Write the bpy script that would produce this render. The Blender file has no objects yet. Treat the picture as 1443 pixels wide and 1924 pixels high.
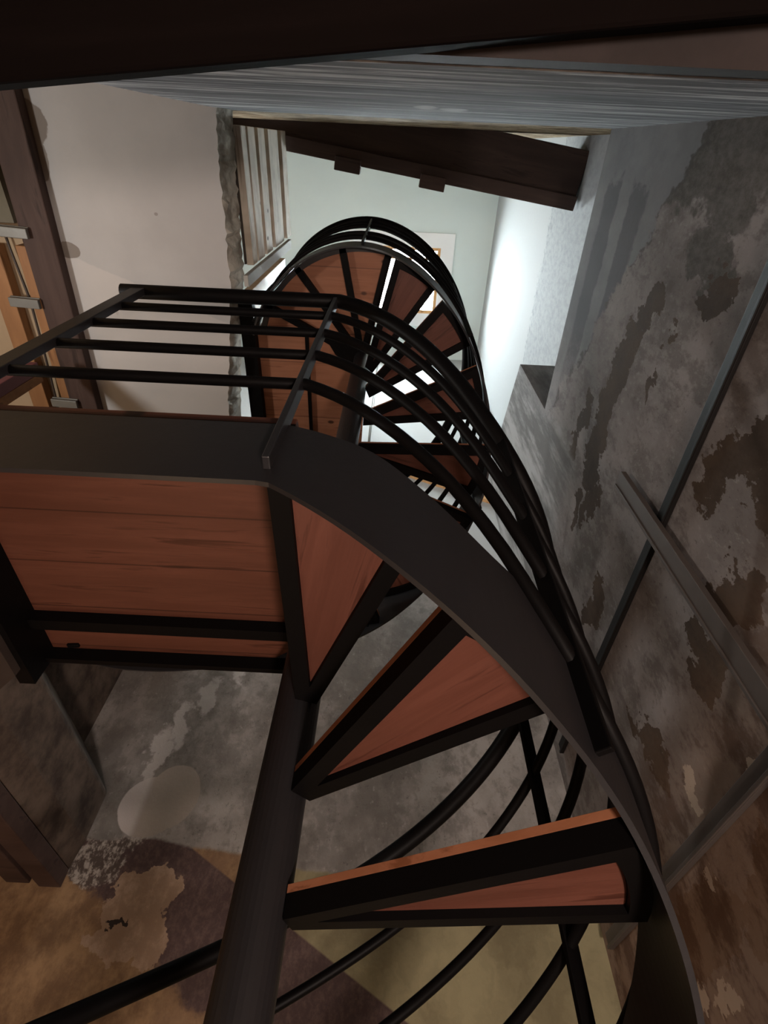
import bpy, bmesh, math, random
from mathutils import Vector, Matrix
random.seed(7)
scn = bpy.context.scene
COL = scn.collection
rad = math.radians
FLOOR = -1.5
CX, CY = -0.165, 0.986                      # axis of the spiral staircase

# ------------------------------------------------------------------ camera
cd = bpy.data.cameras.new('camera'); cam = bpy.data.objects.new('camera', cd); COL.objects.link(cam)
F = 963.5
cd.sensor_fit = 'VERTICAL'; cd.sensor_height = 24.0; cd.sensor_width = 18.0
cd.lens = F / 1924 * 24.0
cd.clip_start = 0.01; cd.clip_end = 100
Rr = ((0.998813214, 0.0487048656, 0.0), (-0.0396405225, 0.812926536, 0.581015556), (0.0282982845, -0.580326014, 0.813892452))
cam.matrix_world = Matrix(((Rr[0][0], -Rr[0][1], -Rr[0][2], 0), (Rr[1][0], -Rr[1][1], -Rr[1][2], 0),
                           (Rr[2][0], -Rr[2][1], -Rr[2][2], 0), (0, 0, 0, 1)))
scn.camera = cam
vs = scn.view_settings
vs.view_transform = 'Standard'; vs.look = 'None'; vs.gamma = 1; vs.use_curve_mapping = False; vs.exposure = 0.0

# ------------------------------------------------------------------ node helpers
class G:
    def __init__(s, name):
        s.m = bpy.data.materials.new(name); s.m.use_nodes = True
        s.t = s.m.node_tree; s.t.nodes.clear()
        s.out = s.t.nodes.new('ShaderNodeOutputMaterial')
    def n(s, typ, **kw):
        x = s.t.nodes.new(typ)
        for k, v in kw.items(): setattr(x, k, v)
        return x
    def set(s, sock, v):
        if hasattr(v, 'is_linked') or hasattr(v, 'links'): s.t.links.new(v, sock)
        else: sock.default_value = v
    def math(s, op, a, b=0.0, c=0.0, clamp=False):
        x = s.n('ShaderNodeMath', operation=op, use_clamp=clamp)
        s.set(x.inputs[0], a); s.set(x.inputs[1], b)
        if op in ('MULTIPLY_ADD', 'SMOOTH_MAX'): s.set(x.inputs[2], c)
        return x.outputs[0]
    def vm(s, op, a, b=(0, 0, 0)):
        x = s.n('ShaderNodeVectorMath', operation=op)
        s.set(x.inputs[0], a); s.set(x.inputs[1], b)
        return x.outputs['Value'] if op in ('LENGTH', 'DOT_PRODUCT') else x.outputs[0]
    def pos(s): return s.n('ShaderNodeNewGeometry').outputs['Position']
    def obj(s): return s.n('ShaderNodeTexCoord').outputs['Object']
    def sep(s, v):
        x = s.n('ShaderNodeSeparateXYZ'); s.set(x.inputs[0], v); return x.outputs
    def noise(s, v, scale=1.0, st=(1, 1, 1), det=6, rough=.6, dist=0.0):
        x = s.n('ShaderNodeTexNoise'); s.set(x.inputs['Vector'], s.vm('MULTIPLY', v, st))
        x.inputs['Scale'].default_value = scale; x.inputs['Detail'].default_value = det
        x.inputs['Roughness'].default_value = rough; x.inputs['Distortion'].default_value = dist
        return x.outputs[0]
    def rng(s, v, a, b, lo=0.0, hi=1.0):
        x = s.n('ShaderNodeMapRange', interpolation_type='SMOOTHSTEP'); s.set(x.inputs[0], v)
        x.inputs[1].default_value = a; x.inputs[2].default_value = b; x.inputs[3].default_value = lo; x.inputs[4].default_value = hi
        return x.outputs[0]
    def mix(s, f, a, b, mode='MIX'):
        x = s.n('ShaderNodeMix', data_type='RGBA', blend_type=mode); s.set(x.inputs[0], f)
        for i, v in ((6, a), (7, b)):
            s.set(x.inputs[i], v if not isinstance(v, tuple) else (v + (1,) if len(v) == 3 else v))
        return x.outputs[2]
    def ell(s, p, lst, noise, amp):
        """mask of distorted ellipses: list of (centre, radii)"""
        cur = None
        for c, r in lst:
            d = s.vm('LENGTH', s.vm('DIVIDE', s.vm('SUBTRACT', p, c), r))
            d = s.math('SUBTRACT', 1.0, d)
            cur = d if cur is None else s.math('MAXIMUM', cur, d)
        nn = s.math('MULTIPLY', s.math('SUBTRACT', noise, .5), amp)
        return s.math('ADD', cur, nn)
    def bsdf(s, color, rough=.6, metal=0.0, spec=.5, bump=None, bstr=.2, bdist=.01):
        b = s.n('ShaderNodeBsdfPrincipled')
        s.set(b.inputs['Base Color'], color + (1,) if isinstance(color, tuple) and len(color) == 3 else color)
        s.set(b.inputs['Roughness'], rough); b.inputs['Metallic'].default_value = metal
        b.inputs['Specular IOR Level'].default_value = spec
        if bump is not None:
            bn = s.n('ShaderNodeBump'); bn.inputs['Strength'].default_value = bstr; bn.inputs['Distance'].default_value = bdist
            s.set(bn.inputs['Height'], bump); s.t.links.new(bn.outputs[0], b.inputs['Normal'])
        s.t.links.new(b.outputs[0], s.out.inputs[0]); return s.m

def m_plain(name, col, rough=.6, metal=0.0, spec=.5, var=.25, scale=12):
    g = G(name); p = g.obj(); n = g.noise(p, scale)
    c = g.mix(n, tuple(x * (1 - var) for x in col), tuple(x * (1 + var) for x in col))
    return g.bsdf(c, rough, metal, spec, bump=n, bstr=.1)

def m_wood(name, dark, mid, light, grain=(3, 45, 45), knots=True, rough=.5, plank=0.0, spec=.3):
    g = G(name); p = g.obj()
    info = g.n('ShaderNodeObjectInfo')
    p = g.vm('ADD', p, g.vm('MULTIPLY', (7.1, 3.3, 5.7), g.n('ShaderNodeCombineXYZ').outputs[0])) if False else p
    off = g.math('MULTIPLY', info.outputs['Random'], 13.0)
    cx = g.n('ShaderNodeCombineXYZ'); g.set(cx.inputs[0], off); g.set(cx.inputs[1], off)
    p = g.vm('ADD', p, cx.outputs[0])
    a = g.noise(p, 1.0, grain, det=5, rough=.6, dist=.6)
    b = g.noise(p, 1.0, (1.2, 9, 9), det=2)
    c = g.mix(g.rng(a, .35, .7), mid, light)
    c = g.mix(g.rng(a, .56, .68), c, dark)
    c = g.mix(g.math('MULTIPLY', g.rng(b, .35, .7), .45), c, dark)
    if plank:
        y = g.sep(p)[1]
        fr = g.math('FRACT', g.math('DIVIDE', y, plank))
        line = g.math('LESS_THAN', fr, .025)
        pl = g.n('ShaderNodeTexWhiteNoise', noise_dimensions='1D')
        g.set(pl.inputs['W'], g.math('FLOOR', g.math('DIVIDE', y, plank)))
        c = g.mix(g.math('MULTIPLY', pl.outputs[0], .35), c, dark)
        c = g.mix(g.math('MULTIPLY', line, .6), c, tuple(x * .3 for x in dark))
    if knots:
        v = g.n('ShaderNodeTexVoronoi'); g.set(v.inputs['Vector'], g.vm('MULTIPLY', p, (4, 7, 4))); v.inputs['Scale'].default_value = 1.0
        c = g.mix(g.rng(v.outputs['Distance'], .10, .05), c, tuple(x * .35 for x in dark))
    return g.bsdf(c, rough, spec=spec, bump=a, bstr=.08)

M = {}
M['steel'] = m_plain('black_painted_steel', (.012, .011, .0118), .42, 0, .4, .15)
M['steel_bar'] = m_plain('shaded_black_steel', (.0026, .0022, .0022), .5, 0, .07, .15)  # darkened copy of the same steel, shade put into the colour
M['pine'] = m_wood('pine_board', (.046, .0135, .0078), (.080, .0265, .0165), (.105, .038, .025))
M['pine_plank'] = m_wood('pine_planks', (.044, .0135, .007), (.080, .027, .0155), (.105, .038, .023), plank=.14)
M['pine_edge'] = m_wood('lit_pine_edge', (.17, .06, .025), (.27, .105, .05), (.34, .14, .075), (3, 30, 30), False)  # lighter copy of the pine, lit look of tread edges painted in
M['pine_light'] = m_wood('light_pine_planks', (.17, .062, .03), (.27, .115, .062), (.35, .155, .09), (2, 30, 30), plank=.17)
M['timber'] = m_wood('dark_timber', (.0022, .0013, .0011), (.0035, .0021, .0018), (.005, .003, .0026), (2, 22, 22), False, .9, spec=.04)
M['upper_timber'] = m_wood('dark_upper_timber', (.03, .018, .015), (.052, .032, .026), (.075, .047, .038), (2, 22, 22), False, .7)
M['brown'] = m_wood('brown_timber', (.026, .014, .011), (.045, .025, .02), (.062, .037, .03), (2, 18, 18), False, .7)
M['orange'] = m_wood('orange_timber', (.13, .058, .022), (.20, .095, .038), (.25, .125, .052), (3, 20, 20), False, .6)
M['pale_board'] = m_wood('weathered_board', (.24, .20, .15), (.44, .395, .32), (.56, .51, .43), (25, 2.5, 25), True, .8)
M['oak'] = m_wood('brown_board', (.14, .085, .045), (.25, .16, .09), (.32, .21, .12), (12, 30, 3), False, .6)
M['window_wood'] = m_wood('window_wood', (.38, .20, .08), (.5, .28, .12), (.6, .36, .17), (8, 8, 8), False, .5)
M['galv'] = m_plain('grey_metal', (.13, .13, .12), .45, .3, .5, .2)
M['conduit'] = m_plain('dull_metal_rail', (.075, .062, .055), .5, .2, .4, .25)
M['dark_rail'] = m_plain('dark_metal_rail', (.006, .005, .0045), .6, .0, .2, .3)
M['white'] = m_plain('white_paint', (.93, .94, .94), .6, 0, .3, .03)
M['cable'] = m_plain('dark_cable', (.03, .02, .015), .6)
M['maroon'] = m_plain('maroon_paint', (.10, .025, .035), .5)

def m_glass():
    g = G('window_glass')
    tr = g.n('ShaderNodeBsdfTransparent'); gl = g.n('ShaderNodeBsdfGlossy'); gl.inputs['Roughness'].default_value = .02
    tr.inputs[0].default_value = (.94, .97, .96, 1)
    mx = g.n('ShaderNodeMixShader'); mx.inputs[0].default_value = .06
    g.t.links.new(tr.outputs[0], mx.inputs[1]); g.t.links.new(gl.outputs[0], mx.inputs[2]); g.t.links.new(mx.outputs[0], g.out.inputs[0])
    return g.m
M['glass'] = m_glass()

def warp(g, p, st, amp, amp2):
    def vn(scale, a, det):
        x = g.n('ShaderNodeTexNoise'); g.set(x.inputs['Vector'], g.vm('MULTIPLY', p, st)); x.inputs['Scale'].default_value = scale
        x.inputs['Detail'].default_value = det; x.inputs['Roughness'].default_value = .65
        return g.vm('MULTIPLY', g.vm('SUBTRACT', x.outputs['Color'], (.5, .5, .5)), (a, a, a))
    return g.vm('ADD', p, g.vm('ADD', vn(4.5, amp, 4), vn(19, amp2, 6)))
def m_right():
    g = G('peeling_wall'); p = g.pos(); q = warp(g, p, (1, 1, .8), .34, .12); s = g.sep(p); sq = g.sep(q)
    y, z, yq, zq = s[1], s[2], sq[1], sq[2]
    big = g.noise(p, 1.0, (2.2, 2.2, 1.6), 8, .65); med = g.noise(p, 1.0, (9, 9, 6), 8, .7); fin = g.noise(p, 1.0, (38, 38, 26), 7, .75)
    # rough mauve-grey paint
    c = g.mix(g.rng(big, .32, .68), (.135, .118, .112), (.225, .202, .194))
    c = g.mix(g.math('MULTIPLY', g.rng(med, .47, .60), .6), c, (.088, .075, .068))
    c = g.mix(g.math('MULTIPLY', g.rng(fin, .54, .66), .5), c, (.25, .232, .222))
    c = g.mix(g.math('MULTIPLY', g.rng(fin, .42, .34), .5), c, (.06, .051, .046))
    # dark olive mould in the near upper corner
    dk = g.ell(q, [((.943, .03, 1.98), (1, .13, .26)), ((.943, -.25, 1.75), (1, .36, .5)), ((.943, .24, 1.72), (1, .07, .16)), ((.943, .10, 1.75), (1, .10, .2))], med, .5)
    c = g.mix(g.math('MULTIPLY', g.rng(dk, .0, .22), .8), c, g.mix(g.rng(fin, .4, .6), (.042, .038, .032), (.075, .069, .061)))
    # brown scars where the paint has come off
    bw = [((.943, .42, 1.99), (1, .07, .09)), ((.943, .50, 2.03), (1, .09, .07)), ((.943, .60, 2.08), (1, .10, .08)), ((.943, .73, 2.10), (1, .12, .09)),
          ((.943, .88, 2.13), (1, .13, .10)), ((.943, 1.02, 2.10), (1, .14, .10)), ((.943, 1.15, 2.06), (1, .13, .10)), ((.943, 1.26, 1.95), (1, .11, .08)),
          ((.943, 1.0, 2.32), (1, .12, .05)), ((.943, 1.2, 2.34), (1, .1, .05)), ((.943, 1.42, 2.08), (1, .12, .05)), ((.943, 1.35, 1.98), (1, .12, .04)),
          ((.943, .68, 1.76), (1, .07, .035)), ((.943, .52, 1.79), (1, .02, .02)), ((.943, .47, 1.78), (1, .02, .02)), ((.943, .3, 1.63), (1, .07, .09)),
          ((.943, .74, 1.27), (1, .10, .09)), ((.943, .60, 1.20), (1, .14, .07)), ((.943, 1.17, .96), (1, .12, .10)), ((.943, 1.12, 1.08), (1, .07, .06)), ((.943, .95, 1.02), (1, .09, .10)),
          ((.943, 1.62, 1.0), (1, .07, .14)), ((.943, 1.75, .52), (1, .25, .10)), ((.943, 1.35, .45), (1, .2, .1)), ((.943, 1.6, 1.65), (1, .16, .06)), ((.943, .62, .95), (1, .1, .2))]
    bm = g.ell(q, bw, fin, .9)
    bmask = g.rng(bm, .0, .05)
    c = g.mix(g.math('MULTIPLY', bmask, .9), c, g.mix(g.rng(med, .35, .65), (.036, .023, .014), (.062, .042, .028)))
    # smooth blue-grey repair above a slanting line, in long level bands
    ln = g.math('SUBTRACT', zq, g.math('ADD', 2.05, g.math('MULTIPLY', yq, .66)))
    up = g.rng(ln, -.01, .03)
    zb = g.math('ADD', z, g.math('MULTIPLY', g.math('SUBTRACT', med, .5), .10))
    b1 = g.math('MULTIPLY', g.rng(zb, 2.60, 2.62), g.rng(zb, 2.80, 2.77)); b2 = g.math('MULTIPLY', g.rng(zb, 2.30, 2.33), g.rng(zb, 2.49, 2.47))
    bb = g.math('MULTIPLY', g.math('MAXIMUM', b1, b2), g.rng(yq, .06, .10))
    uc = g.mix(g.rng(big, .35, .65), (.13, .132, .138), (.175, .178, .184))
    uc = g.mix(g.math('MULTIPLY', bb, .85), uc, (.065, .066, .072))
    uc = g.mix(g.math('MULTIPLY', g.rng(y, .55, 1.1), .6), uc, c)
    c = g.mix(g.math('MULTIPLY', up, .92), c, uc)
    lc = g.math('ABSOLUTE', ln)
    c = g.mix(g.math('MULTIPLY', g.math('MULTIPLY', g.rng(lc, .028, .008), g.rng(med, .45, .55)), .7), c, (.05, .045, .042))
    # pale streaky far part
    fs = g.noise(p, 1.0, (9, 9, 1.6), 7, .7)
    far = g.math('MULTIPLY', g.rng(yq, 1.18, 1.36), g.rng(zq, 2.12, 2.4))
    c = g.mix(g.math('MULTIPLY', far, .85), c, g.mix(g.rng(fs, .38, .62), (.12, .118, .115), (.30, .295, .29)))
    # ochre tint of the lower wall
    low = g.math('ADD', g.rng(z, 1.4, .5), g.math('MULTIPLY', g.math('SUBTRACT', med, .5), .6))
    c = g.mix(g.math('MULTIPLY', g.rng(low, .2, 1.0), .72), c, g.mix(g.rng(med, .42, .58), (.24, .155, .105), (.115, .062, .037)))
    wf = g.ell(q, [((.943, 1.62, .58), (1, .04, .03)), ((.943, 1.78, .36), (1, .09, .03)), ((.943, 1.95, .42), (1, .10, .03)), ((.943, 1.2, .62), (1, .05, .03)), ((.943, 1.5, .78), (1, .03, .05))], fin, 1.0)
    c = g.mix(g.math('MULTIPLY', g.rng(wf, .02, .15), .8), c, (.40, .31, .24))
    h = g.math('ADD', g.math('MULTIPLY', bmask, -1.0), g.math('MULTIPLY', fin, .5))
    return g.bsdf(c, .85, spec=.06, bump=h, bstr=.35, bdist=.008)
M['right'] = m_right()

def m_back():
    g = G('old_back_wall'); p = g.pos(); q = warp(g, p, (1, .3, 1), .22, .10)
    big = g.noise(q, 1.0, (3.2, 1, 2.4), 7, .6); med = g.noise(p, 1.0, (10, 3, 8), 8, .7); fin = g.noise(p, 1.0, (45, 9, 35), 6, .7)
    s = g.sep(p); sq = g.sep(q); x, z = s[0], s[2]; xq, zq = sq[0], sq[2]
    c = g.mix(g.rng(big, .35, .65), (.15, .135, .122), (.30, .278, .26))
    c = g.mix(g.math('MULTIPLY', g.rng(med, .46, .60), .55), c, (.11, .098, .088))
    c = g.mix(g.math('MULTIPLY', g.rng(fin, .58, .72), .5), c, (.36, .345, .33))
    c = g.mix(g.math('MULTIPLY', g.rng(fin, .40, .33), .5), c, (.06, .054, .05))
    # worn diagonal streak and rounded new-plaster patch
    st = g.ell(q, [((-1.05, 2.5, 1.32), (.05, 1, .2)), ((-.99, 2.5, 1.5), (.05, 1, .18)), ((-.90, 2.5, 1.68), (.06, 1, .14)), ((-.78, 2.5, 1.9), (.05, 1, .14))], fin, .5)
    c = g.mix(g.math('MULTIPLY', g.rng(st, .0, .35), .7), c, (.46, .43, .41))
    pa = g.ell(p, [((-1.0, 2.5, 1.10), (.15, 1, .14)), ((-.92, 2.5, 1.15), (.13, 1, .15))], med, .15)
    c = g.mix(g.rng(pa, .02, .06), c, g.mix(g.rng(x, -1.06, -1.02), (.44, .40, .38), (.30, .26, .225)))
    # below: ochre plaster, with the painted brown band running down at a slant
    wob = g.math('MULTIPLY', g.math('SUBTRACT', big, .5), .10)
    edge = g.math('ADD', g.math('MULTIPLY', g.rng(x, -1.1, .0), -.10), g.math('ADD', .965, wob))
    low = g.rng(g.math('SUBTRACT', edge, z), -.006, .012)
    och = g.mix(g.rng(med, .35, .65), (.27, .17, .09), (.14, .082, .044))
    och = g.mix(g.math('MULTIPLY', g.rng(big, .52, .62), .6), och, (.16, .095, .055))
    grn = g.mix(g.rng(big, .35, .65), (.27, .235, .135), (.15, .125, .07))
    och = g.mix(g.rng(x, -.5, -.2), och, grn)
    d = g.math('ADD', g.math('MULTIPLY', x, .55), z)         # slant coordinate
    dq = g.math('ADD', g.math('MULTIPLY', xq, .55), zq)
    band = g.math('MULTIPLY', g.rng(d, .525, .515), g.rng(dq, .12, .16))
    brn = g.mix(g.rng(fin, .4, .7), (.060, .036, .033), (.10, .064, .056))
    och = g.mix(band, och, brn)
    rough = g.ell(q, [((-1.14, 2.5, .86), (.12, 1, .10)), ((-1.10, 2.5, .98), (.12, 1, .08)), ((-1.22, 2.5, 1.02), (.10, 1, .10))], fin, .6)
    och = g.mix(g.rng(rough, .0, .2), och, g.mix(g.rng(fin, .45, .6), (.075, .055, .046), (.34, .30, .265)))
    chip = g.ell(q, [((-.90, 2.5, .80), (.12, 1, .07)), ((-.92, 2.5, .70), (.13, 1, .07)), ((-.80, 2.5, .63), (.07, 1, .10)), ((-.80, 2.5, .78), (.08, 1, .06)), ((-.95, 2.5, .60), (.15, 1, .05))], med, .5)
    och = g.mix(g.rng(chip, .0, .05), och, g.mix(g.rng(med, .4, .6), (.32, .225, .16), (.22, .145, .095)))
    hole = g.ell(q, [((-.965, 2.5, .665), (.03, 1, .015)), ((-.92, 2.5, .663), (.02, 1, .010))], med, .5)
    och = g.mix(g.rng(hole, .0, .1), och, (.02, .012, .008))
    c = g.mix(low, c, och)
    # upper storey is painted white
    up = g.rng(g.math('ADD', z, wob), 2.80, 2.84)
    c = g.mix(up, c, (.42, .435, .44))
    return g.bsdf(c, .75, spec=.25, bump=g.math('ADD', med, g.math('MULTIPLY', fin, .5)), bstr=.3, bdist=.01)
M['back'] = m_back()

def m_streak():
    g = G('brushed_grey_paint'); p = g.pos()
    a = g.noise(p, 1.0, (1.0, 6, 9), 7, .6, .4); b = g.noise(p, 1.0, (1.8, 14, 30), 6, .65)
    c = g.mix(g.rng(a, .3, .7), (.13, .136, .15), (.27, .28, .30))
    c = g.mix(g.math('MULTIPLY', g.rng(b, .53, .60), .8), c, (.58, .60, .62))
    c = g.mix(g.math('MULTIPLY', g.rng(b, .44, .38), .6), c, (.06, .063, .072))
    w = g.ell(p, [((.07, -.1, 2.05), (.05, 1, .12)), ((.16, -.1, 2.1), (.07, 1, .1))], a, 1.2)
    c = g.mix(g.math('MULTIPLY', g.rng(w, .2, .4), .8), c, (.55, .57, .59))
    z = g.sep(p)[2]
    n = g.noise(p, 1.0, (8, 8, 8), 8, .7)
    cr = g.mix(g.rng(n, .4, .62), (.36, .29, .20), (.14, .10, .065))
    c = g.mix(g.rng(z, 2.92, 2.94), c, cr)
    return g.bsdf(c, .9, spec=.03, bump=g.math('ADD', b, n), bstr=.3, bdist=.01)
M['streak'] = m_streak()

def m_plaster():
    g = G('pale_ceiling_plaster'); p = g.pos()
    n = g.noise(p, 1.0, (2, 2, 2), 6); f = g.noise(p, 1.0, (14, 14, 14), 8, .7)
    c = g.mix(g.rng(n, .3, .7), (.37, .365, .362), (.42, .415, .412))
    # peeled corners beside the timber and a crack
    s = g.ell(p, [((-1.33, .66, 2.7), (.05, .018, 1)), ((-1.2, .655, 2.7), (.06, .012, 1)), ((-1.05, .66, 2.7), (.02, .006, 1)), ((-1.12, .30, 2.7), (.012, .01, 1)), ((-1.42, .74, 2.7), (.012, .03, 1))], f, 1.0)
    c = g.mix(g.math('MULTIPLY', g.rng(s, .1, .3), .55), c, (.16, .14, .12))
    s2 = g.sep(p); tri = g.math('SUBTRACT', g.math('ADD', s2[1], g.math('MULTIPLY', g.math('SUBTRACT', f, .5), .03)), g.math('ADD', 1.11, g.math('MULTIPLY', s2[0], .39)))
    c = g.mix(g.math('MULTIPLY', g.rng(tri, -.004, .006), .55), c, (.50, .475, .455))  # lamp-lit part of the plaster painted in, paler beyond a slanting edge
    e = g.ell(p, [((-1.6, -.02, 2.7), (.09, .09, 1)), ((-1.6, .1, 2.7), (.05, .1, 1)), ((-1.58, .47, 2.7), (.06, .04, 1))], f, .4)
    c = g.mix(g.rng(e, .05, .12), c, (.20, .175, .155))
    c = g.mix(g.rng(s2[0], -1.66, -1.72), c, g.mix(g.rng(n, .3, .7), (.24, .175, .11), (.31, .235, .155)))
    return g.bsdf(c, .85, spec=.15, bump=f, bstr=.15, bdist=.005)
M['plaster'] = m_plaster()

def m_edge():
    g = G('broken_slab_edge'); p = g.pos()
    f = g.noise(p, 1.0, (22, 22, 22), 8, .75); n = g.noise(p, 1.0, (6, 6, 6), 6)
    c = g.mix(g.rng(n, .35, .65), (.62, .58, .50), (.24, .21, .17))
    return g.bsdf(c, .9, spec=.1, bump=f, bstr=.4, bdist=.02)
M['edge'] = m_edge()

def m_upper():
    g = G('upper_white_wall'); p = g.pos(); z = g.sep(p)[2]
    n = g.noise(p, 1.0, (5, 5, 5), 8, .7); f = g.noise(p, 1.0, (26, 26, 18), 7, .7)
    lowc = g.mix(g.rng(f, .35, .7), (.36, .38, .395), (.28, .30, .315))
    zz = g.math('ADD', z, g.math('MULTIPLY', g.math('SUBTRACT', n, .5), .25))
    c = g.mix(g.rng(zz, 4.72, 4.75), lowc, (.40, .42, .43))
    line = g.math('MULTIPLY', g.rng(zz, 4.66, 4.72), g.rng(zz, 4.80, 4.74))
    c = g.mix(g.math('MULTIPLY', g.math('MULTIPLY', line, g.rng(f, .5, .6)), .8), c, (.25, .27, .28))
    return g.bsdf(c, .8, spec=.2, bump=f, bstr=.15, bdist=.01)
M['upper'] = m_upper()
def m_simple(name, a, b, sc=4, rough=.8):
    g = G(name); p = g.pos(); n = g.noise(p, sc, det=7, rough=.65)
    return g.bsdf(g.mix(g.rng(n, .3, .7), a, b), rough, spec=.2, bump=n, bstr=.15)
M['green'] = m_simple('pale_green_ceiling_paint', (.70, .785, .765), (.72, .805, .785), 2)
M['soffit'] = m_simple('dark_brown_soffit', (.018, .0135, .0125), (.028, .021, .0195), 6)
M['floor'] = m_simple('old_concrete_floor', (.16, .13, .10), (.24, .20, .16))
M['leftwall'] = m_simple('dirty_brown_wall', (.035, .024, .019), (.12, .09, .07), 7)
M['slab_dark'] = m_simple('dark_slab_underside', (.02, .014, .012), (.035, .025, .02), 6)
M['warmwall'] = m_simple('ochre_wall', (.40, .28, .17), (.46, .33, .2), 4)

# ------------------------------------------------------------------ mesh helpers
def link(name, bm, mat, parent=None, loc=(0, 0, 0), rotz=0.0, smooth=None, bevel=0.0, mats=None):
    bmesh.ops.recalc_face_normals(bm, faces=bm.faces[:])
    me = bpy.data.meshes.new(name); bm.to_mesh(me); bm.free()
    for mm in (mats or [mat]): me.materials.append(mm)
    o = bpy.data.objects.new(name, me); COL.objects.link(o)
    o.location = loc; o.rotation_euler = (0, 0, rotz)
    if parent is not None: o.parent = parent
    if smooth:
        for f in me.polygons: f.use_smooth = True
    if bevel:
        b = o.modifiers.new('bevel', 'BEVEL'); b.width = bevel; b.segments = 2; b.limit_method = 'ANGLE'
    return o
def empty(name, loc, label, cat, group=None, rotz=0):
    o = bpy.data.objects.new(name, None); COL.objects.link(o); o.location = loc; o.rotation_euler = (0, 0, rotz); o.empty_display_size = .1
    return tag(o, label, cat, group)
def tag(o, label, cat, group=None):
    o['label'] = label; o['category'] = cat
    if group: o['group'] = group
    return o
def struct(o, label=None, cat=None):
    o['kind'] = 'structure'
    if label: o['label'] = label
    if cat: o['category'] = cat
    return o
def box(bm, a, b, rot=None, cen=None):
    vs = [bm.verts.new((x, y, z)) for x in (a[0], b[0]) for y in (a[1], b[1]) for z in (a[2], b[2])]
    for q in ((0, 1, 3, 2), (4, 6, 7, 5), (0, 4, 5, 1), (2, 3, 7, 6), (0, 2, 6, 4), (1, 5, 7, 3)): bm.faces.new([vs[i] for i in q])
    if rot is not None: bmesh.ops.rotate(bm, verts=vs, cent=cen or ((a[0]+b[0])/2, (a[1]+b[1])/2, (a[2]+b[2])/2), matrix=rot)
    return vs
def prism(bm, poly, axis, lo, hi):
    """extrude a 2-D polygon along an axis"""
    def P(u, v, w): return {'x': (w, u, v), 'y': (u, w, v), 'z': (u, v, w)}[axis]
    A = [bm.verts.new(P(u, v, lo)) for u, v in poly]; B = [bm.verts.new(P(u, v, hi)) for u, v in poly]
    bm.faces.new(A); bm.faces.new(B[::-1])
    n = len(poly)
    for i in range(n): bm.faces.new((A[i], A[(i+1) % n], B[(i+1) % n], B[i]))
def tube(bm, pts, r, seg=12, caps=True):
    rings = []; n = len(pts)
    pts = [Vector(p) for p in pts]
    for i, p in enumerate(pts):
        t = (pts[min(i+1, n-1)] - pts[max(i-1, 0)]).normalized()
        u = t.cross(Vector((0, 0, 1)))
        u = u.normalized() if u.length > 1e-4 else Vector((1, 0, 0))
        w = u.cross(t).normalized()
        rings.append([bm.verts.new(p + (u*math.cos(a) + w*math.sin(a))*r) for a in [2*math.pi*k/seg for k in range(seg)]])
    for a, b in zip(rings, rings[1:]):
        for k in range(seg): bm.faces.new((a[k], a[(k+1) % seg], b[(k+1) % seg], b[k]))
    if caps: bm.faces.new(rings[0]); bm.faces.new(rings[-1][::-1])
def new(): return bmesh.new()
def mkbox(name, a, b, mat, parent=None, bevel=0.0, off=(0, 0, 0)):
    """box with its origin at its own centre"""
    c = tuple((a[i]+b[i])/2 for i in range(3)); bm = new()
    box(bm, tuple(a[i]-c[i] for i in range(3)), tuple(b[i]-c[i] for i in range(3)))
    return link(name, bm, mat, parent, tuple(c[i]-off[i] for i in range(3)), bevel=bevel)

# ------------------------------------------------------------------ the room
XR, XU, YB, ZC, ZF, ZT = .943, 1.22, 2.5, 2.70, 2.92, 7.4
def sbox(name, a, b, mat):
    bm = new(); box(bm, a, b); return struct(link(name, bm, mat))
sbox('floor', (-3.1, -2.1, FLOOR-.1), (1.3, 2.6, FLOOR), M['floor'])
sbox('wall_back', (-3.1, YB, FLOOR), (1.3, YB+.1, ZT), M['back'])
bm = new()
prism(bm, [(-2.1, FLOOR), (YB, FLOOR), (YB, 4.12), (1.262, 3.71), (1.262, ZF), (-2.1, ZF)], 'x', XR, XU)
struct(link('wall_right', bm, M['right']))
sbox('wall_upper_right', (XU, -2.1, FLOOR), (XU+.08, YB, ZT), M['upper'])
sbox('wall_near', (-.80, -.22, 1.03), (XR, -.102, ZF), M['streak'])
sbox('wall_upper_near', (-3.1, -.24, ZF+.001), (XU, -.106, ZT), M['streak'])
sbox('ceiling_near', (-3.1, -2.1, .94), (XR, -.104, 1.029), M['soffit'])
sbox('wall_landing_near', (-3.0, -.3, 1.03), (-.80, -.212, ZC), M['warmwall'])
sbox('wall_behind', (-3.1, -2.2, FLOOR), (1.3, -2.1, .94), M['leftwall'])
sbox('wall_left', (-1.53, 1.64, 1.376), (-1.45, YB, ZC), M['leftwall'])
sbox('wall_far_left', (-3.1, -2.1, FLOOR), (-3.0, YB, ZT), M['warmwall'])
sbox('wall_landing_end', (-3.0, 1.56, .82), (-1.45, 1.64, ZC), M['warmwall'])
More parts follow.
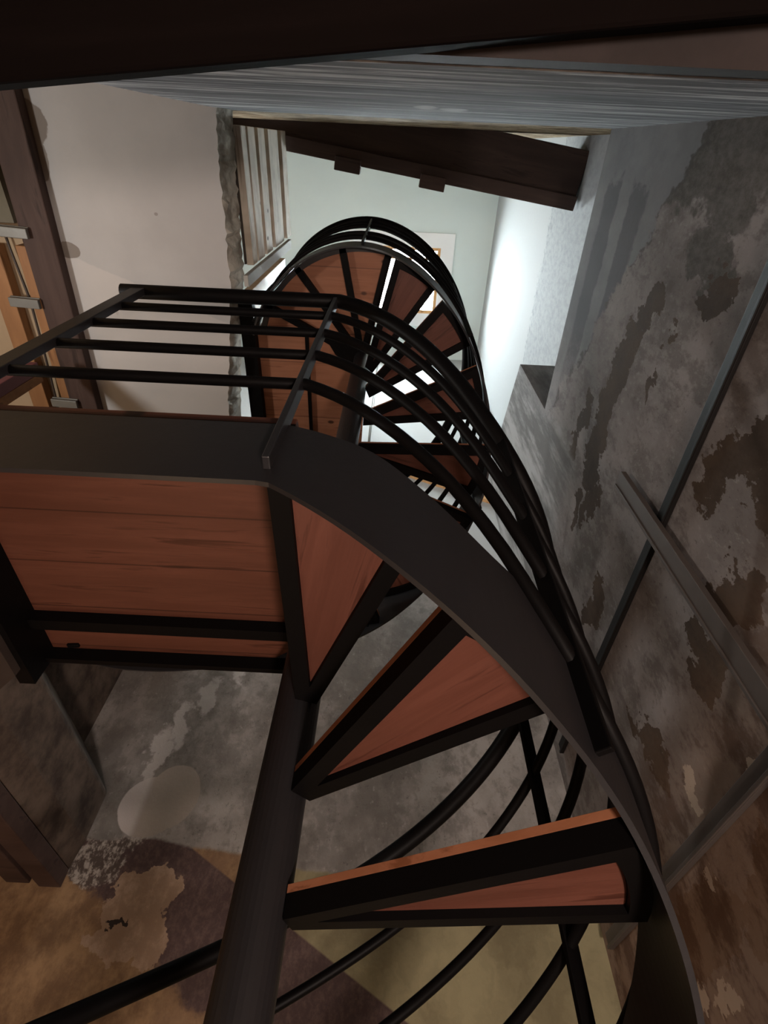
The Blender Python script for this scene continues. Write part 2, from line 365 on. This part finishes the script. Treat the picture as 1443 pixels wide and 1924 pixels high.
# slab of the upper floor: plastered underside, broken edge towards the stairwell
edge_pts = [(-.775, -.11), (-.785, -.05), (-.798, .178), (-.805, .391), (-.812, .603), (-.845, .813), (-.884, 1.043), (-.919, 1.297), (-.935, 1.6), (-.95, YB)]
fine = []
for (x0, y0), (x1, y1) in zip(edge_pts, edge_pts[1:]):
    k = max(1, int((y1-y0)/.022))
    for i in range(k): fine.append((x0+(x1-x0)*i/k + random.uniform(-.008, .004), y0+(y1-y0)*i/k))
fine.append(edge_pts[-1])
bm = new()
bot = [bm.verts.new((x, y, ZC)) for x, y in fine]
mid = [bm.verts.new((x + random.uniform(-.004, .016), y, ZC+.04+random.uniform(-.01, .01))) for x, y in fine]
mid2 = [bm.verts.new((x + .008 + random.uniform(-.008, .012), y, ZC+.11+random.uniform(-.02, .02))) for x, y in fine]
top = [bm.verts.new((x + .012 + random.uniform(-.006, .006), y, ZF)) for x, y in fine]
lb0, lb1 = bm.verts.new((-3.0, -.21, ZC)), bm.verts.new((-3.0, YB, ZC))
lt0, lt1 = bm.verts.new((-3.0, -.21, ZF)), bm.verts.new((-3.0, YB, ZF))
nb, ntp = bm.verts.new((-.80, -.21, ZC)), bm.verts.new((-.80, -.21, ZF))
fb = bm.faces.new([lb0, nb] + bot + [lb1]); ft = bm.faces.new([lt0, ntp] + top + [lt1])
bm.faces.new((lb0, nb, ntp, lt0)); bm.faces.new((lb0, lb1, lt1, lt0)); bm.faces.new((lb1, bot[-1], mid[-1], mid2[-1], top[-1], lt1)); bm.faces.new((nb, bot[0], mid[0], mid2[0], top[0], ntp))
for A, B in ((bot, mid), (mid, mid2), (mid2, top)):
    for i in range(len(A)-1): bm.faces.new((A[i], A[i+1], B[i+1], B[i])).material_index = 1
struct(link('ceiling', bm, None, mats=[M['plaster'], M['edge']]))
# floor slab of the half-way storey
bm = new(); prism(bm, [(-3.0, .2), (-.832, .2), (-.832, 1.03), (-1.45, 1.62), (-3.0, 1.62)], 'z', .72, .80)
struct(link('floor_halfway', bm, M['slab_dark']))
# top ceiling with the skylight opening
sx0, sx1, sy0, sy1 = -.59, .72, .90, 2.02
bm = new()
for a, b in (((-3.1, -.24), (sx0, YB)), ((sx1, -.24), (1.3, YB)), ((sx0, -.24), (sx1, sy0)), ((sx0, sy1), (sx1, YB))): box(bm, (a[0], a[1], ZT), (b[0], b[1], ZT+.1))
bmesh.ops.remove_doubles(bm, verts=bm.verts[:], dist=1e-5)
struct(link('ceiling_upper', bm, M['green']))
def ring4(bm, x0, y0, x1, y1, w, z0, z1):
    for a, b in (((x0, y0), (x0+w, y1)), ((x1-w, y0), (x1, y1)), ((x0+w, y0), (x1-w, y0+w)), ((x0+w, y1-w), (x1-w, y1))): box(bm, (a[0], a[1], z0), (b[0], b[1], z1))
bm = new(); ring4(bm, sx0-.03, sy0-.03, sx1+.03, sy1+.03, .03, ZT+.101, ZT+.42)
win = struct(link('window_1', bm, M['white']))
bm = new(); ring4(bm, sx0-.02, sy0-.02, sx1+.02, sy1+.02, .17, ZT-.02, ZT-.001); link('white_trim', bm, M['white'], win)
bm = new(); q = .14; w = .05; z0, z1 = ZT+.0, ZT+.05
ring4(bm, sx0+q, sy0+q, sx1-q, sy1-q, w, z0, z1)
box(bm, (sx0+q+w, sy0+q+.14, z0+.01), (sx1-q-w, sy0+q+.165, z1-.01))
link('window_frame', bm, M['window_wood'], win, bevel=.004)
bm = new(); box(bm, (sx0+.01, sy0+.01, ZT+.06), (sx1-.01, sy1-.01, ZT+.068)); link('pane', bm, M['glass'], win)

g = G('overcast_sky'); em = g.n('ShaderNodeEmission'); em.inputs[0].default_value = (.92, .965, 1, 1); em.inputs[1].default_value = 112
g.t.links.new(em.outputs[0], g.out.inputs[0])
bm = new(); box(bm, (sx0-.6, sy0-.6, ZT+.43), (sx1+.6, sy1+.6, ZT+.44)); struct(link('sky', bm, g.m))

# ------------------------------------------------------------------ staircase
def pol(r, deg, z): return (r*math.sin(rad(deg)), -r*math.cos(rad(deg)), z - FLOOR)   # in staircase space
def interp(tab, x):
    tab = sorted(tab)
    if x <= tab[0][0]: return tab[0][1] + (x-tab[0][0])*(tab[1][1]-tab[0][1])/(tab[1][0]-tab[0][0])
    if x >= tab[-1][0]: return tab[-1][1] + (x-tab[-1][0])*(tab[-1][1]-tab[-2][1])/(tab[-1][0]-tab[-2][0])
    for i in range(len(tab)-1):
        if tab[i][0] <= x <= tab[i+1][0]:
            p1, p2 = tab[i], tab[i+1]; p0 = tab[max(i-1, 0)]; p3 = tab[min(i+2, len(tab)-1)]
            h = p2[0]-p1[0]; t = (x-p1[0])/h
            m1 = (p2[1]-p0[1])/(p2[0]-p0[0])*h; m2 = (p3[1]-p1[1])/(p3[0]-p1[0])*h
            return (2*t**3-3*t*t+1)*p1[1] + (t**3-2*t*t+t)*m1 + (-2*t**3+3*t*t)*p2[1] + (t**3-t*t)*m2
RS = .593; RH = .599
root = empty('spiral_staircase', (CX, CY, FLOOR), 'black steel spiral staircase with reddish pine treads climbing to the upper floor', 'staircase')
ST = M['steel']
bm = new(); tube(bm, [(0, 0, 0), (0, 0, 2.98-FLOOR)], .047, 32); link('center_column', bm, ST, root, smooth=False)

def plate(bm, tab_lo, tab_hi, f0, f1, step=2.0, R=RS, th=.008, lead=None, tail=None):
    n = int(abs(f1-f0)/step); cols = []
    for i in range(n+1):
        f = f0 + (f1-f0)*i/n; lo, hi = interp(tab_lo, f), interp(tab_hi, f)
        cols.append([pol(R, f, lo), pol(R, f, hi), pol(R-th, f, hi), pol(R-th, f, lo)])
    if lead: cols = lead + cols
    if tail: cols = cols + tail
    V = [[bm.verts.new(p) for p in c] for c in cols]
    for a, b in zip(V, V[1:]):
        for k in range(4): bm.faces.new((a[k], a[(k+1) % 4], b[(k+1) % 4], b[k]))
    bm.faces.new(V[0]); bm.faces.new(V[-1][::-1])
# lower flight stringer incl. straight run along the half-way platform
lo_lo = [(0, .608), (10, .538), (20, .467), (30, .402), (40, .343), (55, .265), (70, .175), (110, -.07), (240, -.9)]
lo_hi = [(0, .79), (6, .77), (14, .74), (23, .67), (33, .595), (43, .555), (55, .47), (70, .385), (110, .14), (240, -.7)]
def straight(x, lo, hi): return [(x, -RS, lo-FLOOR), (x, -RS, hi-FLOOR), (x, -RS+.008, hi-FLOOR), (x, -RS+.008, lo-FLOOR)]
bm = new(); plate(bm, lo_lo, lo_hi, 0, 240, lead=[straight(-.84, .615, .795), straight(-.02, .612, .793)])
link('stringer', bm, ST, root)
# upper flight stringer
up_lo = [(-450, 2.73), (-400, 2.73), (-365, 2.72), (-350, 2.66), (-332, 2.50), (-308, 2.26), (-283, 2.0), (-259, 1.79), (-240, 1.68), (-218, 1.53), (-195, 1.38), (-162, 1.2), (-140, 1.07), (-124, .96), (-110, .87), (-93, .78), (-80, .71)]
up_hi = [(a, b+(.15 if a < -340 else .20)) for a, b in up_lo]
bm = new(); plate(bm, up_lo, up_hi, -98, -436)
link('stringer', bm, ST, root)

# treads
def inset(poly, d):
    n = len(poly); out = []
    for i in range(n):
        p0, p1, p2 = Vector(poly[i-1]), Vector(poly[i]), Vector(poly[(i+1) % n])
        e1 = (p1-p0).normalized(); e2 = (p2-p1).normalized()
        n1 = Vector((-e1.y, e1.x)); n2 = Vector((-e2.y, e2.x))
        k = max(.35, 1 + n1.dot(n2)); out.append(tuple(p1 + (n1+n2)*(d/k)))
    return out
def ring_frame(bm, poly, inn, z0, z1):
    n = len(poly)
    A = [bm.verts.new((x, y, z0)) for x, y in poly]; B = [bm.verts.new((x, y, z1)) for x, y in poly]
    C = [bm.verts.new((x, y, z0)) for x, y in inn]; D = [bm.verts.new((x, y, z1)) for x, y in inn]
    for i in range(n):
        j = (i+1) % n
        bm.faces.new((A[i], A[j], B[j], B[i])); bm.faces.new((C[i], D[i], D[j], C[j]))
        bm.faces.new((A[i], C[i], C[j], A[j])); bm.faces.new((B[i], B[j], D[j], D[i]))
def tread(z, th, w, oF, oB, hf=.034, hb=.012, wide=.032, R=.58):
    w = rad(w)
    def e(r, s):            # point on an edge line, blending from the offset at the column to none at the rim
        a = s*w; o = (oB if s > 0 else oF)
        k = max(0, 1-(r-.05)/(R-.05))
        return (r*math.cos(a) - math.sin(a)*o*k, r*math.sin(a) + math.cos(a)*o*k)
    arc = [(R*math.cos(a), R*math.sin(a)) for a in [(-w + 2*w*i/8) for i in range(9)]]
    poly = [e(.05, -1)] + arc + [e(.05, 1)]
    # inner opening: wedge inset by the bar width
    A0, A1 = Vector(e(.05, -1)), Vector(arc[0]); B0, B1 = Vector(e(.05, 1)), Vector(arc[-1])
    dA = (A1-A0).normalized(); nA = Vector((-dA.y, dA.x)); dB = (B1-B0).normalized(); nB = Vector((dB.y, -dB.x))
    pA, pB = A0+nA*wide, B0+nB*wide
    den = dA.x*dB.y - dA.y*dB.x; q = pB-pA; tt = (q.x*dB.y - q.y*dB.x)/den
    apex = pA + dA*tt; Ri = R-.030
    def hit(p, d):
        b = p.dot(d); c = p.dot(p)-Ri*Ri; return p + d*(-b+math.sqrt(b*b-c))
    a0, a1 = hit(pA, dA), hit(pB, dB)
    t0, t1 = math.atan2(a0.y, a0.x), math.atan2(a1.y, a1.x)
    ia = [(Ri*math.cos(a), Ri*math.sin(a)) for a in [t0+(t1-t0)*i/8 for i in range(9)]]
    m1 = apex + dA*.004; m2 = apex + dB*.004
    inn = [tuple(m1)] + ia + [tuple(m2)]
    bm = new(); prism(bm, poly, 'z', hf, hf+hb); prism(bm, inset(inn, .0006), 'z', .012, hf-.0003)
    bmesh.ops.recalc_face_normals(bm, faces=bm.faces[:])
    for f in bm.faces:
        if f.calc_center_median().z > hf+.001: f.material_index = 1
    t = link('tread', bm, None, root, (0, 0, z-FLOOR), rad(th-90), bevel=.0015, mats=[M['pine'], M['pine_edge']])
    bm = new(); ring_frame(bm, poly, inn, 0, hf-.0005)
    link('tread_frame', bm, M['steel_bar'], t)
    return t
for k in range(3): tread(.269+.1818*k, 68.04-28.08*k, 12.83, .0012, .0256)
zu = {-2: 1.54, -1: 1.69, 0: 1.8513, 1: 2.1063, 2: 2.3613, 3: 2.6163}
for k in range(-2, 4): tread(zu[k], 101.35-24.59*k, 11.54, .0163, .0462)
for th, z in ((-185, 1.40), (-160, 1.26), (-136, 1.12), (-111, .99)): tread(z, th, 11.8, .01, .03)

# half-way platform (z .8)
pf = [(-.655, -.575), (0, -.575), (0.03, -.06), (-.03, .03), (-.10, .085), (-.655, .085)]
bm = new(); prism(bm, pf, 'z', .032, .055)
pl = link('platform', bm, M['pine_plank'], root, (0, 0, .80-FLOOR), bevel=.002)
bm = new(); box(bm, (-.655, -.058, 0), (-.03, -.026, .0315)); link('support_bar', bm, M['steel_bar'], pl)
bm = new(); box(bm, (-.690, -.575, -.06), (-.652, .10, .055)); link('support_bar', bm, M['steel_bar'], pl)
bm = new(); box(bm, (-.652, .075, -.004), (-.06, .09, .0315)); link('support_bar', bm, M['steel_bar'], pl)
bm = new(); box(bm, (-.652, -.575, 0), (0, -.552, .0315)); link('support_bar', bm, M['steel_bar'], pl)

# upper landing (z 2.87)
arc = [(.575*math.sin(rad(a)), -.575*math.cos(rad(a))) for a in range(15, -76, -6)]
lp = [(-.598, -.262)]
lp = [(.03, -.03)] + arc + [(-.64, -.262), (-.64, .56), (.0, .56)]
bm = new(); prism(bm, lp[::-1], 'z', .03, .055)
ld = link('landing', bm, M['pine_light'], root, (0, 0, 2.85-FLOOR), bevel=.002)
def radbar(bm, deg, r0, r1, w, z0, z1):
    vs = box(bm, (r0, -w/2, z0), (r1, w/2, z1))
    bmesh.ops.rotate(bm, verts=vs, cent=(0, 0, 0), matrix=Matrix.Rotation(rad(deg-90), 3, 'Z'))
for deg, r1, wd in ((13, .57, .035), (-11, .57, .034), (-37, .57, .034), (-63, .60, .036)):
    bm = new(); radbar(bm, deg, .045, r1, wd, 0, .0295); link('support_bar', bm, M['steel_bar'], ld)
bm = new(); box(bm, (-.66, -.275, -.03), (-.585, .56, .029)); link('support_bar', bm, M['steel_bar'], ld)
bm = new(); box(bm, (-.318, -.14, 0), (-.300, .56, .029)); link('support_bar', bm, M['steel_bar'], ld)
bm = new(); prism(bm, [(.03, -.05), (-.20, -.105), (-.15, -.02), (-.07, .04), (.02, .05)], 'z', -.004, .0285); link('gusset_plate', bm, M['steel_bar'], ld)
bm = new(); plate(bm, [(-100, 2.85), (100, 2.85)], [(-100, 2.879), (100, 2.879)], 15, -75, R=.576, th=.028)
link('rim_bar', bm, ST, ld, (0, 0, -(2.85-FLOOR)))

# handrails, rods and posts
hr_lo = [(0, 1.62), (10, 1.55), (25, 1.41), (35, 1.29), (43, 1.18), (53, 1.085), (70, 1.0), (90, .915), (124, .757), (165, .545), (198, .365), (240, .13)]
def lower_path(dz, f1, xs):
    p = [(x, -RH, 1.62+dz-FLOOR) for x in xs]
    f = 0.0
    while f <= f1: p.append(pol(RH, f, interp(hr_lo, f)+dz)); f += 3
    return p
hp = lower_path(0, 240, [-.655, -.45, -.3, -.15, -.012])
bm = new(); tube(bm, hp, .021, 14); link('handrail', bm, M['steel_bar'], root, smooth=True)
for dz in (-.165, -.325, -.49, -.66):
    bm = new(); tube(bm, lower_path(dz, 240, [-.60, -.45, -.3, -.15, -.012]), .0115, 10); link('rail_rod', bm, M['steel_bar'], root, smooth=True)
def post(deg, zlo, zhi, R=.599, wt=.012, wr=.030):
    bm = new(); box(bm, (-wr/2, -wt/2, 0), (wr/2, wt/2, zhi-zlo))
    x, y, z = pol(R, deg, zlo)
    link('post', bm, ST if deg == -1.0 else M['steel_bar'], root, (x, y, z), rad(deg-90), bevel=.002)  # one post gets the lit steel tone, the rest the shaded copy
for f in (-1.0, 47, 112): post(f, interp(lo_lo, f)+.03, interp(hr_lo, f)-.01)
bm = new(); box(bm, (-.618, -.614, .64-FLOOR), (-.578, -.594, 1.615-FLOOR)); link('post', bm, ST, root, bevel=.002)
def lerp_tab(t, a):
    for (a0, v0), (a1, v1) in zip(t, t[1:]):
        if a0 >= a >= a1: return v0 + (v1-v0)*(a-a0)/(a1-a0)
    return t[0][1] if a > t[0][0] else t[-1][1]
UG = [(-100, 1.0), (-285, 1.08), (-350, .97)]
hr_up = [(a, b+lerp_tab(UG, a)) for a, b in up_lo]
def upper_path(dz, f0=-96, f1=-432):
    p = []; f = f0
    while f >= f1: p.append(pol(RH, f, interp(hr_up, f)+(dz if isinstance(dz, (int, float)) else lerp_tab(dz, f)))); f -= 3
    return p
bm = new(); tube(bm, upper_path(0), .024, 14); link('handrail', bm, M['steel_bar'], root, smooth=True)
for d0, d1 in ((-.175, -.14), (-.345, -.28), (-.52, -.57), (-.70, -.72)):
    bm = new(); tube(bm, upper_path([(-100, d0), (-290, d0*1.12), (-350, d1)]), .0115, 10); link('rail_rod', bm, M['steel_bar'], root, smooth=True)
for f in (-96, -136, -192, -248, -304, -360, -416, -430): post(f, interp(up_lo, f)+.03, interp(hr_up, f)-.01)

# ------------------------------------------------------------------ timber beams, rails, boards
def beam(name, L, w, h, loc, rotz, mat, label, cat='beam', bevel=.006, group=None):
    bm = new(); box(bm, (-L/2, -w/2, 0), (L/2, w/2, h))
    o = link(name, bm, mat, None, loc, rotz, bevel=bevel); return tag(o, label, cat, group)
# beam crossing the upper room (underside z 4.07)
b = empty('ceiling_beam', (.0, .10, 4.07), 'dark brown beam crossing high above the stairwell with two small blocks under it', 'beam', rotz=math.atan2(.286, 2.144))
bm = new(); box(bm, (-1.9, -.285, .045), (1.205, .035, .30)); link('beam', bm, M['upper_timber'], b, bevel=.006)
bm = new(); box(bm, (-1.9, -.03, 0), (1.205, .055, .0445)); link('bottom_lath', bm, M['upper_timber'], b, bevel=.004)
for x in (-.345, .225):
    bm = new(); box(bm, (x-.085, .02, -.03), (x+.085, .10, .06)); link('block', bm, M['upper_timber'], b, bevel=.004)
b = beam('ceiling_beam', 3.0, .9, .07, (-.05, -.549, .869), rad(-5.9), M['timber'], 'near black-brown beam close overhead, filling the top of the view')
b = beam('ceiling_beam', 2.2, .15, .06, (-1.685, .64, 2.638), rad(92.4), M['brown'], 'worn brown beam along the left edge of the pale plaster ceiling')
for x, w, lb in ((-1.79, .05, 'narrow orange joist right beside the worn brown beam'), (-1.945, .09, 'wide orange joist farther left past the dark cable')):
    tag(link('joist', (lambda bm: (box(bm, (-.55, -w/2, 0), (.55, w/2, .061)), bm)[1])(new()), M['orange'], None, (x, 1.0, 2.638), rad(92.2), bevel=.004), lb, 'joist')
for i, (y, x0, x1, lb) in enumerate(((.39, -1.93, -1.70, 'long grey metal bracket across the joists, nearest the dark top corner'), (.705, -1.90, -1.755, 'grey metal bracket on the joists, second from the top'),
                                 (1.06, -1.90, -1.80, 'small grey metal bracket beside the handrail post'), (1.235, -1.87, -1.73, 'lowest grey metal bracket on the joists above the black platform'))):
    bm = new(); box(bm, (-(x1-x0)/2, -.022, 0), ((x1-x0)/2, .022, .02)); box(bm, (-(x1-x0)/2, -.026, .02), ((x1-x0)/2, -.020, .03))
    tag(link('metal_bracket', bm, M['galv'], None, ((x0+x1)/2, y, 2.6085), rad(3), bevel=.003), lb, 'bracket', 'metal brackets under the joists')
bm = new(); tube(bm, [(-1.845, .40, 2.672), (-1.842, .47, 2.668), (-1.83, .70, 2.668), (-1.845, .9, 2.668), (-1.862, 1.09, 2.668), (-1.885, 1.3, 2.672), (-1.90, 1.5, 2.68)], .006, 8)
tag(link('cable', bm, M['cable'], None, smooth=True), 'thin dark cable running between the orange joists', 'cable')
bm = new(); box(bm, (-2.4, -.09, 2.66), (-1.775, .36, 2.699)); tag(link('ceiling_board', bm, m_simple('dull_green_board', (.085, .078, .055), (.11, .10, .075)), None), 'dull olive board under the ceiling in the top left corner', 'board')
p = empty('wooden_upright', (-1.745, 1.0, .80), 'orange wooden upright with a maroon side, left of the handrail post', 'post')
bm = new(); box(bm, (-.022, -.022, 0), (.022, .022, 1.61)); link('upright', bm, M['orange'], p, bevel=.003)
bm = new(); box(bm, (-.022, -.075, 0), (.022, -.0225, 1.61)); link('side_strip', bm, M['maroon'], p, bevel=.003)

# slatted wooden gate fixed to the slab edge
m_dk = m_plain('gap_shade', (.03, .022, .016), .8)
g = empty('slatted_panel', (-.765, -.05, 2.72), 'weathered pale slatted wooden panel at the upper left edge of the stairwell', 'wooden panel')
for z0, z1 in ((2.93, 3.025), (3.06, 3.205), (3.27, 3.43), (3.52, 3.79), (3.90, 4.05)):
    bm = new(); box(bm, (-.018, 0, z0-2.72), (.018, .59, z1-2.72)); link('slat', bm, M['pale_board'], g, bevel=.003)
bm = new(); box(bm, (-.028, .01, .20), (-.0185, .585, 1.31)); link('gap_sheet', bm, m_dk, g)  # added dark sheet, stands for the shade between the slats
bm = new(); box(bm, (.019, .595, -.02), (.042, .648, 1.20)); link('upright', bm, m_plain('grey_board', (.30, .29, .265), .8), g, bevel=.003)
bm = new(); box(bm, (-.060, .02, .2), (-.029, .08, 1.30)); link('upright', bm, M['oak'], g, bevel=.003)
tag(mkbox('wooden_plank', (-.86, .70, ZF+.002), (-.815, .86, 4.12), M['oak'], bevel=.003), 'brown plank standing upright beyond the slatted panel', 'plank')

# rails on the right wall
def rail_y(name, y0, y1, z, h, d, mat, label, cat='rail', tilt=0):
    bm = new(); box(bm, (-d, -(y1-y0)/2, -h/2), (0, (y1-y0)/2, h/2)); box(bm, (-d-.006, -(y1-y0)/2, -h/2), (-d, (y1-y0)/2, -h/2+.012))
    o = link(name, bm, mat, None, (XR-.001, (y0+y1)/2, z), 0, bevel=.002); return tag(o, label, cat)
rail_y('wall_rail', -.5, 2.4, 1.415, .05, .014, M['dark_rail'], 'long dark metal rail running along the right wall')
rail_y('wall_rail', .4, 2.42, .662, .05, .018, M['conduit'], 'dull grey metal rail low on the right wall behind the bottom treads')
bm = new(); box(bm, (-.036, -.034, FLOOR), (-.016, .034, 1.72)); box(bm, (-.042, .022, FLOOR), (-.036, .034, 1.72))
tag(link('wall_batten', bm, M['conduit'], None, (XR-.006, 1.015, 0), 0, bevel=.002), 'upright dull grey metal batten crossing the dark rail on the right wall', 'batten')
# lintel with two boards over the opening in the left wall
l = empty('lintel', (-1.40, 1.95, .84), 'dirty brown plastered lintel over rough boards at the lower left', 'lintel')
bm = new(); prism(bm, [(-.20, -.01), (.17, -.01), (.185, .10), (.185, .30), (-.04, .535), (-.20, .535)], 'y', -.9, .545); link('lintel_block', bm, M['leftwall'], l, bevel=.015)
for x0, x1, y1 in ((-.16, -.06, .46), (-.035, .06, .50), (.085, .175, .53)):
    bm = new(); box(bm, (x0, -.9, -.075), (x1, y1, -.0105)); link('board', bm, M['brown'], l, bevel=.004)
# upper back wall: sloping board, and a thin pipe
bm = new(); vs = box(bm, (-.75, -.03, -.05), (.75, 0, .05)); 
o = link('sloping_board', bm, M['window_wood'], None, (.42, YB-.001, 4.02)); o.rotation_euler = (0, rad(28), 0); tag(o, 'light brown board fixed at a slant on the white back wall upstairs', 'board')
bm = new(); tube(bm, [(-.19, YB-.012, 3.6), (-.19, YB-.012, 7.3)], .012, 10); tag(link('wall_pipe', bm, M['galv'], None, smooth=True), 'thin grey pipe on the white back wall beside the stair column', 'pipe')

# ------------------------------------------------------------------ light
def lamp(name, typ, loc, power, col, size=.1, **kw):
    ld_ = bpy.data.lights.new(name, typ); ld_.energy = power; ld_.color = col
    o = bpy.data.objects.new(name, ld_); COL.objects.link(o); o.location = loc
    if typ == 'AREA':
        ld_.shape = 'RECTANGLE'; ld_.size = kw['sx']; ld_.size_y = kw['sy']
    else: ld_.shadow_soft_size = size
    return o
o = lamp('upstairs_fill', 'AREA', (-2.9, 1.3, 3.9), 72, (.93, .97, 1.0), sx=1.6, sy=1.4)  # added area light without a window, lifts the upper ceiling
o.rotation_euler = (0, rad(-95), 0)
lamp('cellar_bulb', 'POINT', (-1.0, 1.45, -1.1), 16, (1, .66, .38), .08)
lamp('landing_bulb', 'POINT', (-2.2, .45, 1.15), 58, (1, .965, .92), .08)
lamp('low_fill', 'POINT', (.5, -.35, -1.3), 210, (1, .83, .735), .12)  # added unseen light low down, brightens treads and walls from below
w = bpy.data.worlds.new('world'); scn.world = w; w.use_nodes = True
bg = w.node_tree.nodes['Background']; bg.inputs[0].default_value = (.6, .7, .8, 1); bg.inputs[1].default_value = .004
